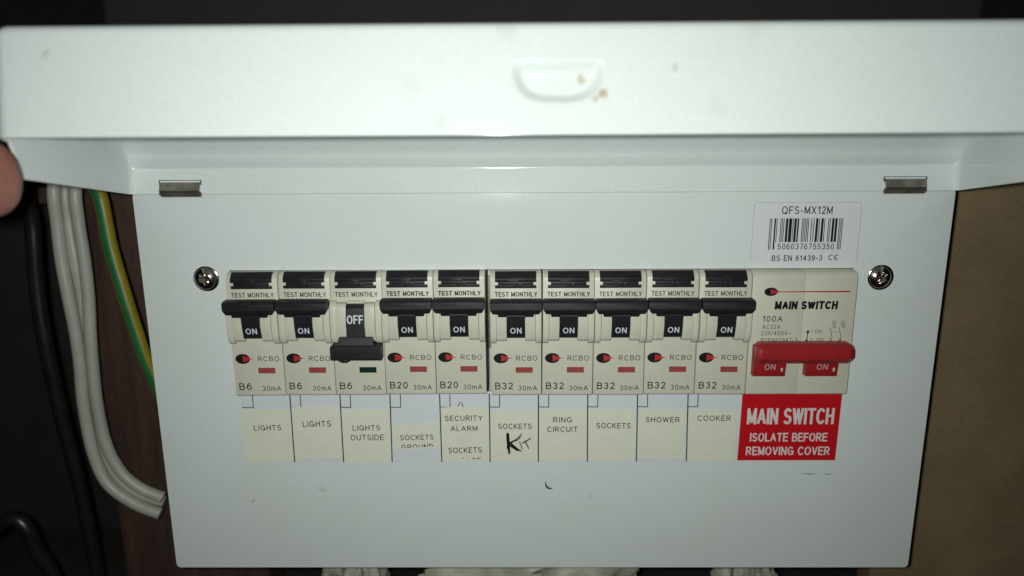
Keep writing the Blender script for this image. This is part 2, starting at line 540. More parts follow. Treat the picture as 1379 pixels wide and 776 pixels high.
def cover_plate():
    X = [-140, -109.3, 108.3, 140]
    Z = [0, -27.2, -72.4, ZB]
    v, f = [], []
    idx = {}
    for side, y in ((0, 0.0), (1, 1.2)):
        for i, x in enumerate(X):
            for j, z in enumerate(Z):
                idx[side, i, j] = len(v)
                v.append((x, y, z))
    for i in range(3):
        for j in range(3):
            if i == 1 and j == 1:
                continue
            f.append((idx[0, i, j], idx[0, i + 1, j], idx[0, i + 1, j + 1], idx[0, i, j + 1]))
            f.append((idx[1, i, j], idx[1, i, j + 1], idx[1, i + 1, j + 1], idx[1, i + 1, j]))
    for (a, b) in (((1, 1), (2, 1)), ((2, 1), (2, 2)), ((2, 2), (1, 2)), ((1, 2), (1, 1))):   # opening
        f.append((idx[0, *a], idx[0, *b], idx[1, *b], idx[1, *a]))
    # outer returns run back 22 mm
    ring = [(i, 0) for i in range(4)] + [(3, j) for j in range(1, 4)] + [(i, 3) for i in (2, 1, 0)] + [(0, j) for j in (2, 1)]
    n = len(ring)
    base = len(v)
    for (i, j) in ring:
        v.append((X[i], 22, Z[j]))
    for (i, j) in ring:
        x, z = X[i], Z[j]
        v.append((x - math.copysign(1.2, x) if i in (0, 3) else x, 22, z - 1.2 if j == 0 else (z + 1.2 if j == 3 else z)))
    for (i, j) in ring:                                     # pull the inner sheet in to the thickness of the steel
        k = idx[1, i, j]
        x, y, z = v[k]
        v[k] = (x - math.copysign(1.2, x) if i in (0, 3) else x, y, z - 1.2 if j == 0 else (z + 1.2 if j == 3 else z))
    for k in range(n):
        a, b = ring[k], ring[(k + 1) % n]
        kb = (k + 1) % n
        f.append((idx[0, *a], idx[0, *b], base + kb, base + k))
        f.append((base + k, base + kb, base + n + kb, base + n + k))
        f.append((base + n + k, base + n + kb, idx[1, *b], idx[1, *a]))
    return v, f


me = make_mesh('cover_plate', shift(cover_plate(), 0, 0, -ZB), M['plate'], bevel=0.5, segs=3, smooth=35,
               pre=lambda e: all(abs(abs(v.co.x) - 0.14) < 1e-6 for v in e.verts) and abs(e.verts[0].co.z - e.verts[1].co.z) < 1e-6 and min(abs(e.verts[0].co.z), abs(e.verts[0].co.z + ZB * MM)) < 1e-6 and abs(e.verts[0].co.y - e.verts[1].co.y) > 0.01)
plate = cu.obj('cover_plate', me, label='white painted front cover with a long breaker opening')
cu.add('back_box', box(-136, 136, 22.4, 45, ZB + 3, -3), M['steel_box'], bevel=1)
cu.add('mounting_rail', box(-112, 111, 20, 22, -62, -34), M['clip'])

# lid: a pressed steel tray, opened up past the horizontal
LID_A = math.radians(10.0)
LU = 67.2
ca, sa = math.cos(LID_A), math.sin(LID_A)


def smooth01(a, b, x):
    t_ = min(1, max(0, (x - a) / (b - a)))
    return t_ * t_ * (3 - 2 * t_)


def lid_top(u):
    s = min(1, max(0, u / 52))
    return 10.3 + 26.9 * (1 - (1 - s) ** 2.1)


def lid_rim(u):
    return 9.2 * smooth01(55, 61, u)


def boss(x, v):                                            # half-moon finger dent pressed into the front edge
    e = 1 - ((abs(x - 2) / 11.8) ** 3 + (max(0, 27.6 - v) / 10.8) ** 3) ** (1 / 3)
    if e <= 0 or v > 27.6:
        return 0
    return -2.3 * smooth01(0, 2.6, e * 10.5) * smooth01(0, 3.4, 27.6 - v)


def lid_mesh():
    per = []                                               # x, u, nx, nu, fillet radius, pair tag
    rb, rf = 3.0, 5.0
    left = []
    for k in range(9):                                      # back left corner, from back to side
        a = math.radians(270 - 90 * k / 8)
        left.append((-140 + rb + rb * math.cos(a), rb + rb * math.sin(a), math.cos(a), math.sin(a), 2.0))
    us = [rb + (LU - rf - rb) * k / 34 for k in range(1, 34)]
    left += [(-140, u_, -1, 0, 2.0 + 7.0 * smooth01(rb, 15, u_) - 5.2 * smooth01(30, 58, u_)) for u_ in us]
    for k in range(9):
        a = math.radians(180 - 90 * k / 8)
        left.append((-140 + rf + rf * math.cos(a), LU - rf + rf * math.sin(a), math.cos(a), math.sin(a), 3.8 - 1.3 * k / 8))
    right = [(-p[0], p[1], -p[2], p[3], p[4]) for p in left]
    xf = [-135.0 + 117.5 * k / 36 for k in range(1, 36)] + [-17.5 + 38 * k / 62 for k in range(63)] + [20.5 + 114.5 * k / 36 for k in range(1, 36)]
    front = [(x, LU, 0, 1, 2.5) for x in xf]
    xb = [137.0 - 274 * k / 60 for k in range(1, 60)]
    back = [(x, 0, 0, -1, 2.0) for x in xb]
    per = left + front + right[::-1] + back
    n = len(per)
    nl, nf = len(left), len(front)
    NR, NF = 40, 6
    V, F = [], []
    for j in range(NR + 1):
        t_ = j / NR
        for (x, u_, nx, nu, r) in per:
            lo, hi = lid_rim(u_), lid_top(u_) - r
            v_ = lo + (hi - lo) * t_
            b = boss(x, v_) if nu > 0.999 else 0
            V.append((x + nx * b, u_ + nu * b, v_))
    for k in range(1, NF + 1):
        for (x, u_, nx, nu, r) in per:
            a = math.radians(90 - 48 * max(0, -nu)) * k / NF
            ins = r * (1 - math.cos(a))
            V.append((x - nx * ins, u_ - nu * ins, lid_top(u_) - r + r * math.sin(a)))
    R = NR + NF
    for j in range(R):
        for i in range(n):
            k = (i + 1) % n
            F.append((j * n + i, j * n + k, (j + 1) * n + k, (j + 1) * n + i))
    o = R * n
    # outer top sheet: strips across the lid between matching points of the two sides
    rs = nl + nf
    rp = lambda i: o + rs + (nl - 1 - i)
    for i in range(1, nl - 2):
        F.append((o + i, o + i + 1, rp(i + 1), rp(i)))
    F.append((o + nl - 2,) + tuple(o + i for i in range(nl - 1, nl + nf + 1)) + (rp(nl - 2),))
    F.append((rp(1),) + tuple(o + i for i in range(rs + nl - 1, n)) + (o, o + 1))
    return V, F


bm = bmesh.new()
LV, LF = lid_mesh()
bv = [bm.verts.new((x * MM, u_ * MM, v_ * MM)) for x, u_, v_ in LV]
for t_ in LF:
    try:
        bm.faces.new([bv[i] for i in t_])
    except ValueError:
        pass
bmesh.ops.recalc_face_normals(bm, faces=bm.faces)
big = max(bm.faces, key=lambda fc: fc.calc_area())
if big.normal.z < 0:
    bmesh.ops.reverse_faces(bm, faces=bm.faces)
bmesh.ops.solidify(bm, geom=bm.faces[:], thickness=0.9 * MM)
bm.normal_update()
rim_e = [e_ for e_ in bm.edges if len(e_.link_faces) == 2 and e_.calc_face_angle(0) > math.radians(60)]
bmesh.ops.bevel(bm, geom=rim_e, offset=0.34 * MM, segments=3, affect='EDGES', profile=0.5, clamp_overlap=True)
for vert in bm.verts:
    x, u_, v_ = vert.co
    vert.co = (x, -u_ * ca + v_ * sa - 0.0012, u_ * sa + v_ * ca - 0.0006 - ZB * MM)
bmesh.ops.recalc_face_normals(bm, faces=bm.faces)
lid_me = bpy.data.meshes.new('lid')
bm.to_mesh(lid_me)
bm.free()
lid_me.materials.append(M['lid'])
lid_me.polygons.foreach_set('use_smooth', [True] * len(lid_me.polygons))
lid_me.set_sharp_from_angle(angle=math.radians(40))
lid = cu.obj('lid', lid_me, label='glossy white hinged lid raised open, with a moulded finger pull')

# hinge clips
for x0 in (-129.2, 114.9):
    prof = [(-1.3, -1.5), (-2.0, -1.2), (-3.1, 0.9), (-2.6, 2.2), (-2.3, 3.4), (-1.3, 3.6), (-1.7, 2.2), (-2.2, 0.9), (-1.2, -0.9)]
    c = cu.add('hinge_clip', prism_x(prof, x0, x0 + 13.6), M['clip'], smooth=30)
    cu.add('hinge_pin', tube([(x0 - 0.4, -2.0, -0.2), (x0 + 14.0, -2.0, -0.2)], 0.55, 10, 1), M['clip'], c, smooth=40)
    cu.add('clip_slot', join(box(x0 - 0.2, x0 + 13.8, -1.8, -1.2, 4.15, 4.32), box(x0 - 0.35, x0 - 0.2, -1.8, -1.2, 2.6, 4.32), box(x0 + 13.8, x0 + 13.95, -1.8, -1.2, 2.6, 4.32), box(x0, x0 + 13.6, -1.85, -1.2, 3.0, 3.45)), M['dark'], c)


# screws: domed heads with a cross recess
def screw(cx, cz, turn):
    V, F = [], []
    NRr, NA = 22, 64
    for j in range(NRr + 1):
        r = 3.75 * j / NRr
        for i in range(NA):
            a = 2 * math.pi * i / NA
            x, z = r * math.cos(a), r * math.sin(a)
            h = 1.9 * (1 - (r / 4.25) ** 2) + 0.35
            ax, az = x * math.cos(turn) + z * math.sin(turn), -x * math.sin(turn) + z * math.cos(turn)
            dd = min(abs(ax), abs(az))
            lim = max(abs(ax), abs(az))
            dep = (1 - smooth01(0.32, 0.75, dd)) * (1 - smooth01(1.5, 2.1, lim))
            ds = min(abs(ax + az), abs(ax - az)) / 1.414
            dep2 = (1 - smooth01(0.05, 0.2, ds)) * (1 - smooth01(1.6, 2.3, r)) * 0.25
            h -= 1.5 * dep + dep2
            V.append((cx + x, -h, cz + z))
    for j in range(NRr):
        for i in range(NA):
            k = (i + 1) % NA
            F.append((j * NA + i, (j + 1) * NA + i, (j + 1) * NA + k, j * NA + k))
    o = len(V)
    for i in range(NA):
        a = 2 * math.pi * i / NA
        V.append((cx + 3.95 * math.cos(a), -0.3, cz + 3.95 * math.sin(a)))
    for i in range(NA):
        k = (i + 1) % NA
        F.append((NRr * NA + i, o + i, o + k, NRr * NA + k))
    return V, F


def ring_y(cx, cz, r0, r1, y0, y1, n=48):
    V, F = [], []
    for i in range(n):
        a = 2 * math.pi * i / n
        c_, s_ = math.cos(a), math.sin(a)
        V += [(cx + r0 * c_, y0, cz + r0 * s_), (cx + (r1 - 0.3) * c_, y0, cz + (r1 - 0.3) * s_), (cx + r1 * c_, y0 + 0.25, cz + r1 * s_), (cx + r1 * c_, y1, cz + r1 * s_)]
    for i in range(n):
        k = (i + 1) % n
        for q in range(3):
            F.append((4 * i + q, 4 * k + q, 4 * k + q + 1, 4 * i + q + 1))
    return V, F


for cx, cz, tn in ((-117.6, -30.1, 0.35), (117.4, -30.5, 0.9)):
    s_ = cu.add('cover_screw', screw(cx, cz, tn), M['chrome'], smooth=50)
    cu.add('washer', ring_y(cx + 0.25, cz, 3.2, 4.5, -0.55, 0.0), M['chrome'], s_, smooth=40)

# printed strip of circuit boxes under the breakers
YP = -0.10
strip = cu.add('label_strip', prism_y(rrect(-109.4, 72.0, -99.7, -72.9, 0.2), YP, -0.01), M['paper_white'], label='white printed strip with a box for every circuit')
lx = [(-91.2, -91.3), (-73.0, -73.1), (-54.8, -55.1), (-36.8, -36.7), (-18.8, -18.8), (-1.0, -1.0), (16.8, 17.1), (34.8, 35.2), (53.0, 53.6)]
for a, b in lx:
    cu.add('ruled_line', strokes([[(a, -72.9), (a * 0.6 + b * 0.4, -84), (b, -99.8)]], 0.42, YP - 0.16), M['ink_soft'], strip)
for a in [-108.6] + [p[0] for p in lx]:
    cu.add('tick_box', strokes([[(a + (0 if a > -105 else -0.4), -78.2), (a + 3.7, -78.3)], [(a + 3.7, -78.3), (a + 3.7, -72.9)]], 0.32, YP - 0.03), M['ink_soft'], strip)
cu.add('pencil_mark', strokes([[(-30.2, -78.0), (-29.6, -76.5), (-29.1, -76.3), (-28.3, -78.2)]], 0.28, YP - 0.03), M['ink_soft'], strip)


def paper(label, cx, cz, wd, ht, texts, rot=0.0, curl=0.0):
    hw, hh = wd / 2 - 0.15, ht / 2
    c_, s_ = math.cos(rot), math.sin(rot)
    j = lambda: random.uniform(-0.22, 0.22)
    # a hand-cut slip: small waver along every edge
    pts = []
    for (ax, az), (bx, bz) in (((hw, hh), (-hw, hh)), ((-hw, hh), (-hw, -hh)), ((-hw, -hh), (hw, -hh)), ((hw, -hh), (hw, hh))):
        for k in range(4):
            t_ = k / 4
            x, z = ax + (bx - ax) * t_ + j() * 0.5, az + (bz - az) * t_ + j() * 0.5
            pts.append((cx + x * c_ - z * s_, cz + x * s_ + z * c_))
    p = cu.add('circuit_label', prism_y(pts, YP - 0.13, YP - 0.01), M['paper_cream'], label=label)
    for tt in texts:
        cu.text(tt[0], tt[1], tt[2], tt[3], tt[4] * 0.92, YP - 0.16, M['ink'], p, rot=rot * 0.8, bold=0.13, clip=tt[5] if len(tt) > 5 else None)
    return p


paper('cream paper label reading LIGHTS, at the end of the row', -100.6, -89.3, 18.1, 20.6, [('LIGHTS', -100.3, -86.1, 10.1, 2.3)], 0.012)
paper('cream paper label reading LIGHTS, second in the row', -82.3, -88.2, 17.9, 20.5, [('LIGHTS', -82.1, -84.6, 10.4, 2.5)], 0.02)
paper('cream paper label reading LIGHTS OUTSIDE', -64.0, -89.5, 18.0, 20.7, [('LIGHTS', -64.0, -86.2, 10.1, 2.3), ('OUTSIDE', -63.9, -90.0, 12.3, 2.4)], 0.012)
paper('short cream paper label reading SOCKETS over a cut-off line', -45.8, -89.5, 17.3, 10.1, [('SOCKETS', -45.6, -90.0, 12.3, 2.2), ('GROUND', -45.5, -93.9, 11.8, 2.5, (-94.3, -93.6))], 0.03)
paper('cream paper label reading SECURITY ALARM', -27.9, -83.9, 17.8, 11.5, [('SECURITY', -28.3, -82.5, 13.8, 2.3), ('ALARM', -28.2, -86.5, 9.8, 2.2)], 0.01)
paper('cream paper label reading SOCKETS under the SECURITY ALARM label', -28.0, -94.4, 17.7, 9.3, [('SOCKETS', -28.0, -95.1, 12.3, 2.4), ('GARAGE', -27.9, -99.3, 11.5, 2.4, (-98.1, -98.9))], 0.02)
pk = paper('cream paper label reading SOCKETS with KIT handwritten below', -9.9, -89.5, 17.6, 19.9, [('SOCKETS', -9.6, -85.7, 12.2, 2.3)], 0.0)
paper('cream paper label reading RING CIRCUIT', 8.0, -89.0, 17.6, 19.9, [('RING', 7.8, -83.2, 6.8, 2.3), ('CIRCUIT', 7.8, -86.9, 11.1, 2.3)], 0.0)
paper('cream paper label reading SOCKETS only, between RING CIRCUIT and SHOWER', 25.9, -89.2, 17.4, 20.2, [('SOCKETS', 26.4, -85.5, 12.5, 2.3)], -0.005)
paper('cream paper label reading SHOWER', 44.0, -89.0, 17.6, 19.5, [('SHOWER', 44.2, -83.2, 12.4, 2.3)], -0.01)
paper('cream paper label reading COOKER', 62.5, -89.4, 17.6, 20.0, [('COOKER', 62.9, -82.7, 12.1, 2.3)], -0.008)
yk = YP - 0.17
kit = [[(-12.25, -88.3, .9), (-12.2, -90, 1.2), (-12.0, -93, 1.15), (-11.7, -96.6, .7)], [(-11.9, -88.6, .5), (-12.4, -94.5, .6)],
       [(-11.9, -92.5, .9), (-10.2, -91.6, .6), (-8.4, -90.3, .45), (-7.1, -88.6, .3)], [(-11.2, -91.9, .35), (-8.6, -91.2, .3), (-7.3, -89.6, .25)],
       [(-11.6, -92.2, 1.1), (-9.6, -94.1, .95), (-8.4, -95.0, .8), (-7.2, -95.6, .35)], [(-11.5, -93.4, .4), (-8.6, -95.4, .5)],
       [(-7.9, -91.9, .3), (-7.3, -93.3, .35), (-6.95, -94.9, .3)], [(-6.9, -92.4, .5), (-5.4, -91.4, .45), (-3.7, -90.4, .4)], [(-5.7, -91.8, .45), (-5.1, -93.2, .4), (-4.5, -94.6, .3)]]
kv = join(*[strokes([l], 0.5, yk - 0.004 * i) for i, l in enumerate(kit)])
cu.add('handwriting', kv, M['ink'], pk, label='KIT written by hand in black marker')

# red warning label
YR = -0.12
rs_ = cu.add('warning_label', prism_y([(108.8, -73.0), (72.3, -73.0), (72.0, -99.7), (108.6, -99.7)], YR, -0.01), M['pink_white_ink'], label='red MAIN SWITCH isolate before removing cover label')
cu.add('red_field', prism_y([(108.45, -73.0), (72.65, -73.0), (72.35, -99.35), (108.25, -99.35)], YR - 0.03, YR + 0.02), M['red_sign'], rs_)
for s, x, z, wd, ht, bo in (('MAIN SWITCH', 90.6, -82.0, 31.5, 6.3, 0.15), ('ISOLATE BEFORE', 90.5, -90.2, 28.2, 3.4, 0.155), ('REMOVING COVER', 90.6, -95.6, 30.7, 3.4, 0.155)):
    cu.text(s, x, z, wd, ht, YR - 0.06, M['pink_white_ink'], rs_, bold=bo, gap=0.2)

def arc(cx, cz, r, a0, a1, n=10):
    return [(cx + r * math.cos(math.radians(a0 + (a1 - a0) * k / n)), cz + r * math.sin(math.radians(a0 + (a1 - a0) * k / n))) for k in range(n + 1)]


# product sticker with a barcode
YS = -0.12
st = cu.add('product_sticker', prism_y(rrect(72.2, 108.8, -26.3, -4.3, 1.4), YS, -0.01), M['sticker'], label='white product sticker with a barcode, above the main switch')
yt = YS - 0.03
cu.add('sticker_edge', strokes([[(72.2, -25), (72.25, -15), (72.3, -5.5)] + arc(73.6, -5.7, 1.35, 180, 90, 6) + [(90, -4.4), (107.4, -4.35)] + arc(107.4, -5.7, 1.35, 90, 0, 6) + [(108.75, -15), (108.75, -25)]], 0.16, YS - 0.01), M['edge_line'], st)  # thin darker outline drawn along the sticker's top and sides
cu.text('QFS-MX12M', 90.4, -7.0, 17.2, 2.7, yt, M['ink'], st, bold=0.12)
cu.text('5060376755350', 90.9, -19.55, 19.4, 2.1, yt, M['ink'], st, bold=0.12)
cu.text('BS EN 61439-3', 88.2, -23.6, 17.4, 2.0, yt, M['ink'], st, bold=0.14)
digits = '5060376755350'
LC = ['0001101', '0011001', '0010011', '0111101', '0100011', '0110001', '0101111', '0111011', '0110111', '0001011']
GC = [''.join('1' if ch == '0' else '0' for ch in s)[::-1] for s in LC]
PAR = ['LLLLLL', 'LLGLGG', 'LLGGLG', 'LLGGGL', 'LGLLGG', 'LGGLLG', 'LGGGLL', 'LGLGLG', 'LGLGGL', 'LGGLGL']
code = '101' + ''.join((LC if PAR[5][i] == 'L' else GC)[int(d)] for i, d in enumerate(digits[1:7])) + '01010' + ''.join(''.join('1' if ch == '0' else '0' for ch in LC[int(d)]) for d in digits[7:]) + '101'
mw = 24.9 / len(code)
bars = []
i = 0
while i < len(code):
    if code[i] == '1':
        j = i
        while j < len(code) and code[j] == '1':
            j += 1
        a, b = 77.95 + i * mw, 77.95 + j * mw
        zb = -20.6 if i < 8 or i >= len(code) - 8 else -18.0
        bars.append(([(a, yt, -9.8), (b, yt, -9.8), (b, yt, zb), (a, yt, zb)], [(0, 1, 2, 3)]))
        i = j
    else:
        i += 1
bc = cu.add('barcode', join(*bars), M['ink'], st)


cu.add('conformity_mark', strokes([arc(100.0, -23.4, 0.85, 60, 300), arc(101.9, -23.4, 0.85, 60, 300), [(101.1, -23.4), (101.8, -23.4)]], 0.28, yt), M['ink'], st)

# scuffs on the cover
cu.add('scuff_mark', strokes([[(1.7, -108.0, .2), (1.9, -109.6, .7), (2.8, -110.6, .8), (4.4, -110.8, .25)]], 0.5, -0.02), M['ink_soft'], plate)
cu.add('scuff_mark', strokes([[(96.5, -104.7, .1), (99.6, -105.0, .3), (101.8, -104.8, .1)]], 0.2, -0.02), M['ink_soft'], plate)
cu.add('scuff_mark', strokes([[(104.4, -104.9, .1), (106.0, -105.1, .3), (107.6, -104.9, .1)]], 0.2, -0.02), M['ink_soft'], plate)
for x, z, r in ((-19.6, -15.4, .4), (-18.2, -15.0, .25), (9.3, -14.0, .35), (16.2, -13.6, .4), (18.8, -15.2, .25), (-7.0, -101.3, .3), (-48, -117, .2), (64, -112, .2), (30, -122, .25), (-88, -60, .2), (122, -70, .2)):
    V = [(x + 1.5 * r * math.cos(k), -0.004, z + r * 0.8 * math.sin(k)) for k in [a * 1.0472 for a in range(6)]] + [(x, -0.16 * r, z)]
    cu.add('paint_nib', (V, [(k, (k + 1) % 6, 6) for k in range(6)]), M['lid'], plate, smooth=80)


# ------------------------------------------------------------------ breakers
ZR = -72.0          # base of every breaker
BODY = [(18, -72.0), (-4.1, -72.0), (-4.5, -71.5), (-4.5, -30.4), (-4.1, -29.0), (-3.2, -28.0), (-1.6, -27.5), (18, -27.5)]
CHEEK = [(-4.0, -36.9), (-5.9, -37.3), (-7.1, -38.6), (-7.5, -40.5), (-7.5, -48.6), (-7.2, -50.4), (-6.4, -51.7), (-5.2, -52.4), (-4.0, -52.6)]
BARREL = [(-4.0, -37.6), (-6.9, -37.8), (-7.7, -38.8), (-8.6, -45.2), (-7.3, -50.4), (-6.5, -51.2), (-4.0, -51.4)]


def L(m):                       # plate frame to the breaker's own base
    return shift(m, 0, 0, -ZR)


def build_rcbo(xc, dz, rating, on, label, bold):
    t = Thing('circuit_breaker', (xc, 0, ZR + dz), label, 'circuit breaker', 'circuit breakers in the consumer unit')
    hw = 8.86
    t.add('body', L(prism_x(BODY, -hw, hw)), M['cream'], world=False, bevel=0.28, key='body')
    # nose: two outer cheeks and two barrels either side of the toggle slot
    for s in (-1, 1):
        a, b = sorted((s * 6.75, s * (hw - 0.02)))
        t.add('nose_cheek', L(prism_x(CHEEK, a, b)), M['cream'], world=False, bevel=0.3, key=('cheek', s))
        a, b = sorted((s * 3.15, s * 6.72))
        t.add('nose_barrel', L(prism_x(BARREL, a, b)), M['cream'], world=False, bevel=0.25, key=('barrel', s))
    # test button: black rocker with a sloping top and two notches
    pr = [(-3.1, -27.25), (-5.0, -29.2), (-5.15, -29.5), (-5.1, -30.6)]
    up_ = prism_x([(-2.0, -27.25)] + pr + [(-2.0, -30.6)], -7.1, 7.1)
    mid = box(-6.1, 6.1, -5.0, -2, -31.75, -30.6)
    low = prism_x([(-2, -31.75), (-5.0, -31.75), (-4.95, -32.6), (-4.6, -32.9), (-2, -32.9)], -7.1, 7.1)
    tb = t.add('test_button', L(join(up_, mid, low)), M['black'], world=False, bevel=0.12, key='button')
    t.add('thumb_ridge', L(join(box(-2.9, 1.2, -5.25, -4.9, -30.5, -29.9), box(-0.6, 0.6, -5.3, -4.9, -32.2, -30.5), box(1.0, 2.4, -5.2, -4.9, -32.0, -31.0))), M['black'], tb, world=False, bevel=0.12, key='ridge')
    t.text('TEST MONTHLY', 0.1, -35.0 - ZR, 14.7, 1.7, -4.56, M['ink'], world=False, bold=bold, gap=0.2)
    # toggle
    if on:
        bar = loft([(-36.0, 8.45, -8.4, -6.4), (-36.3, 8.7, -9.6, -6.0), (-37.0, 8.85, -10.1, -5.8), (-39.2, 8.8, -10.2, -5.4), (-40.8, 7.9, -9.7, -5.0), (-41.0, 6.2, -9.3, -4.8), (-42.0, 6.0, -8.9, -4.8)])
        stem = prism_x([(-4.0, -41.0), (-9.1, -41.0), (-9.2, -41.6), (-9.0, -43.2), (-8.75, -45.0), (-7.9, -49.4), (-7.4, -49.8), (-4.0, -49.8)], -3.08, 3.08)
        tg = t.add('toggle', L(join(bar, stem)), M['black'], world=False, bevel=0.12, smooth=12, key='toggle_on')
        t.text('ON', 0.0, -46.9 - ZR, 3.9, 2.2, -8.48, M['white_ink'], tg, world=False, tilt=-0.19, bold=0.16)
    else:
        stem = prism_x([(-4.0, -38.2), (-7.2, -38.2), (-7.9, -39.2), (-8.6, -42.0), (-8.9, -45.0), (-9.2, -49.6), (-4.0, -49.6)], -3.08, 3.08)
        bar = loft([(-57.3, 8.65, -9.6, -6.4), (-57.0, 8.75, -10.3, -6.0), (-56.5, 8.75, -10.6, -5.8), (-52.4, 8.75, -10.5, -5.4), (-52.0, 8.5, -10.2, -5.2), (-51.8, 6.0, -9.9, -5.0), (-49.3, 5.8, -9.2, -4.8)])
        tg = t.add('toggle', L(join(bar, stem)), M['black'], world=False, bevel=0.12, smooth=12, key='toggle_off', label='black toggle flipped down to OFF')
        t.text('OFF', 0.1, -42.9 - ZR, 5.6, 3.0, -8.83, M['white_ink'], tg, world=False, tilt=0.11, bold=0.15)
        t.add('slot_edge', L(box(-3.0, 3.0, -5.6, -4.3, -38.0, -37.2)), M['cream'], world=False, key='slotedge')
    # printed front
    lg = t.add('logo', L(ellipse(-5.35, -58.1, 2.6, 1.85, -4.56)), M['ink'], world=False, key='logo')
    t.add('logo_arrow', L(([(-5.3, -4.6, -56.9), (-2.9, -4.6, -57.6), (-2.9, -4.6, -57.85), (-1.1, -4.6, -58.1), (-2.9, -4.6, -58.35), (-2.9, -4.6, -58.6), (-5.3, -4.6, -59.3)], [(0, 1, 2, 3, 4, 5, 6)])), M['red_ink'], lg, world=False, key='arrow')
    t.text('RCBO', 3.75, -58.1 - ZR, 7.5, 1.85, -4.56, M['ink'], world=False, bold=0.12)
    t.add('indicator_window', L(prism_y(rrect(-0.2, 5.8, -63.5, -61.4, 0.1, 2), -4.56, -4.4)), M['window_red' if on else 'window_green'], world=False, key=('ind', on))
    t.add('window_surround', L(join(box(-0.45, 6.05, -4.62, -4.45, -61.4, -61.25), box(-0.45, -0.2, -4.62, -4.45, -63.6, -61.4), box(-0.45, 6.05, -4.62, -4.45, -63.75, -63.6))), M['cream'], world=False, key='surround')
    wd = 4.4 if len(rating) == 2 else 6.3
    t.text(rating, -7.5 + wd / 2, -68.4 - ZR, wd, 2.55, -4.56, M['ink'], world=False, bold=0.14)
    t.text('30mA', 4.0, -69.2 - ZR, 6.7, 1.85, -4.56, M['ink'], world=False, bold=0.12)
    t.o.rotation_euler = (0, random.uniform(-0.004, 0.004), random.uniform(-0.006, 0.006))
    t.o.location.y += random.uniform(-0.00018, 0.00018)
    return t


names = [('B6', True, 'black toggled B6 breaker at the row end beside the cover screw'),
         ('B6', True, 'B6 breaker switched on, next to the one switched off'),
         ('B6', False, 'B6 breaker switched off, its black toggle down showing OFF'),
         ('B20', True, 'B20 breaker switched on, directly beside the switched-off breaker'),
         ('B20', True, 'B20 breaker above the SECURITY ALARM label'),
         ('B32', True, 'B32 breaker above the label with KIT handwritten on it'),
         ('B32', True, 'B32 breaker above the RING CIRCUIT label'),
         ('B32', True, 'B32 breaker above the lone SOCKETS label, between ring circuit and shower'),
         ('B32', True, 'B32 breaker above the SHOWER label'),
         ('B32', True, 'B32 breaker above the COOKER label, beside the main switch')]
dzs = [0, 0.1, 0.15, 0.35, 0.45, -0.05, -0.05, 0.0, 0.05, 0.0]
for i, (rt_, on, lab) in enumerate(names):
    xc = -108.95 + 17.9 * i + 8.95 if i < 5 else -17.95 + 18.0 * (i - 5) + 9.0
    build_rcbo(xc, dzs[i], rt_, on, lab, 0.19 if i in (3, 4) else (0.17 if i in (5, 6) else 0.15))

# ------------------------------------------------------------------ main switch
XM0, XM1 = 72.25, 108.0
ms = Thing('main_switch', ((XM0 + XM1) / 2, 0, ZR), 'double-width cream main switch with a wide red toggle', 'main switch')
xm = (XM0 + XM1) / 2
for a, b in ((XM0, xm - 0.01), (xm + 0.01, XM1)):
    ms.add('pole_body', prism_x(BODY, a, b), M['cream'], bevel=0.3)
YM = -4.56
ink = M['ink']
lg = ms.add('logo', ellipse(78.6, -34.5, 2.3, 1.5, YM), ink)
ms.add('logo_arrow', ([(78.5, YM - .04, -33.5), (80.4, YM - .04, -34.1), (81.6, YM - .04, -34.35), (105.7, YM - .04, -34.2), (105.7, YM - .04, -34.75), (81.6, YM - .04, -34.65), (80.4, YM - .04, -34.9), (78.5, YM - .04, -35.5)], [tuple(range(8))]), M['red_ink'], lg)
ms.text('MAIN SWITCH', 91.1, -39.3, 21.6, 3.0, YM, ink, bold=0.25, shear=0.05, gap=0.2)
for s, x, z, wd, ht, b in (('100A', 79.8, -44.1, 7.0, 2.1, 0.13), ('AC22A', 79.6, -47.0, 6.3, 1.5, 0.11), ('230/400V~', 81.4, -49.3, 10.3, 1.6, 0.11), ('BSEN60947-3', 82.6, -51.8, 12.6, 1.55, 0.11),
                           ('I ON', 95.4, -48.7, 3.3, 1.3, 0.11), ('O OFF', 95.9, -51.8, 4.9, 1.4, 0.11), ('1', 100.7, -45.6, 0.6, 1.4, 0.11), ('3', 103.8, -45.6, 0.9, 1.4, 0.11), ('2', 100.1, -51.8, 1.0, 1.4, 0.11), ('4', 103.6, -51.8, 1.0, 1.4, 0.11)):
    ms.text(s, x, z, wd, ht, YM, ink if b > 0.12 else M['ink_soft'], bold=b)
ms.add('arrow_mark', join(strokes([[(92.4, -48.9), (92.2, -52)]], 0.25, YM), ([(92.4, YM, -47.9), (91.8, YM, -49.3), (93.0, YM, -49.3)], [(0, 1, 2)]), ([(92.2, YM, -53.0), (91.6, YM, -51.7), (92.8, YM, -51.7)], [(0, 1, 2)])), ink)
dg = [[(99.9, -47.2), (100.9, -50.6), (100.9, -53)], [(103.0, -47.2), (104.0, -50.6), (104.0, -53)], [(100.5, -49.0), (101.3, -49.0)], [(101.9, -49.0), (102.7, -49.0)],
      arc(101.4, -47.0, 0.5, 0, 360, 12), arc(104.6, -47.0, 0.5, 0, 360, 12), [(101.4, -46.4), (101.6, -44.8)], [(104.6, -46.4), (104.8, -44.8)]]
ms.add('contact_diagram', strokes(dg, 0.18, YM), M['ink_soft'])
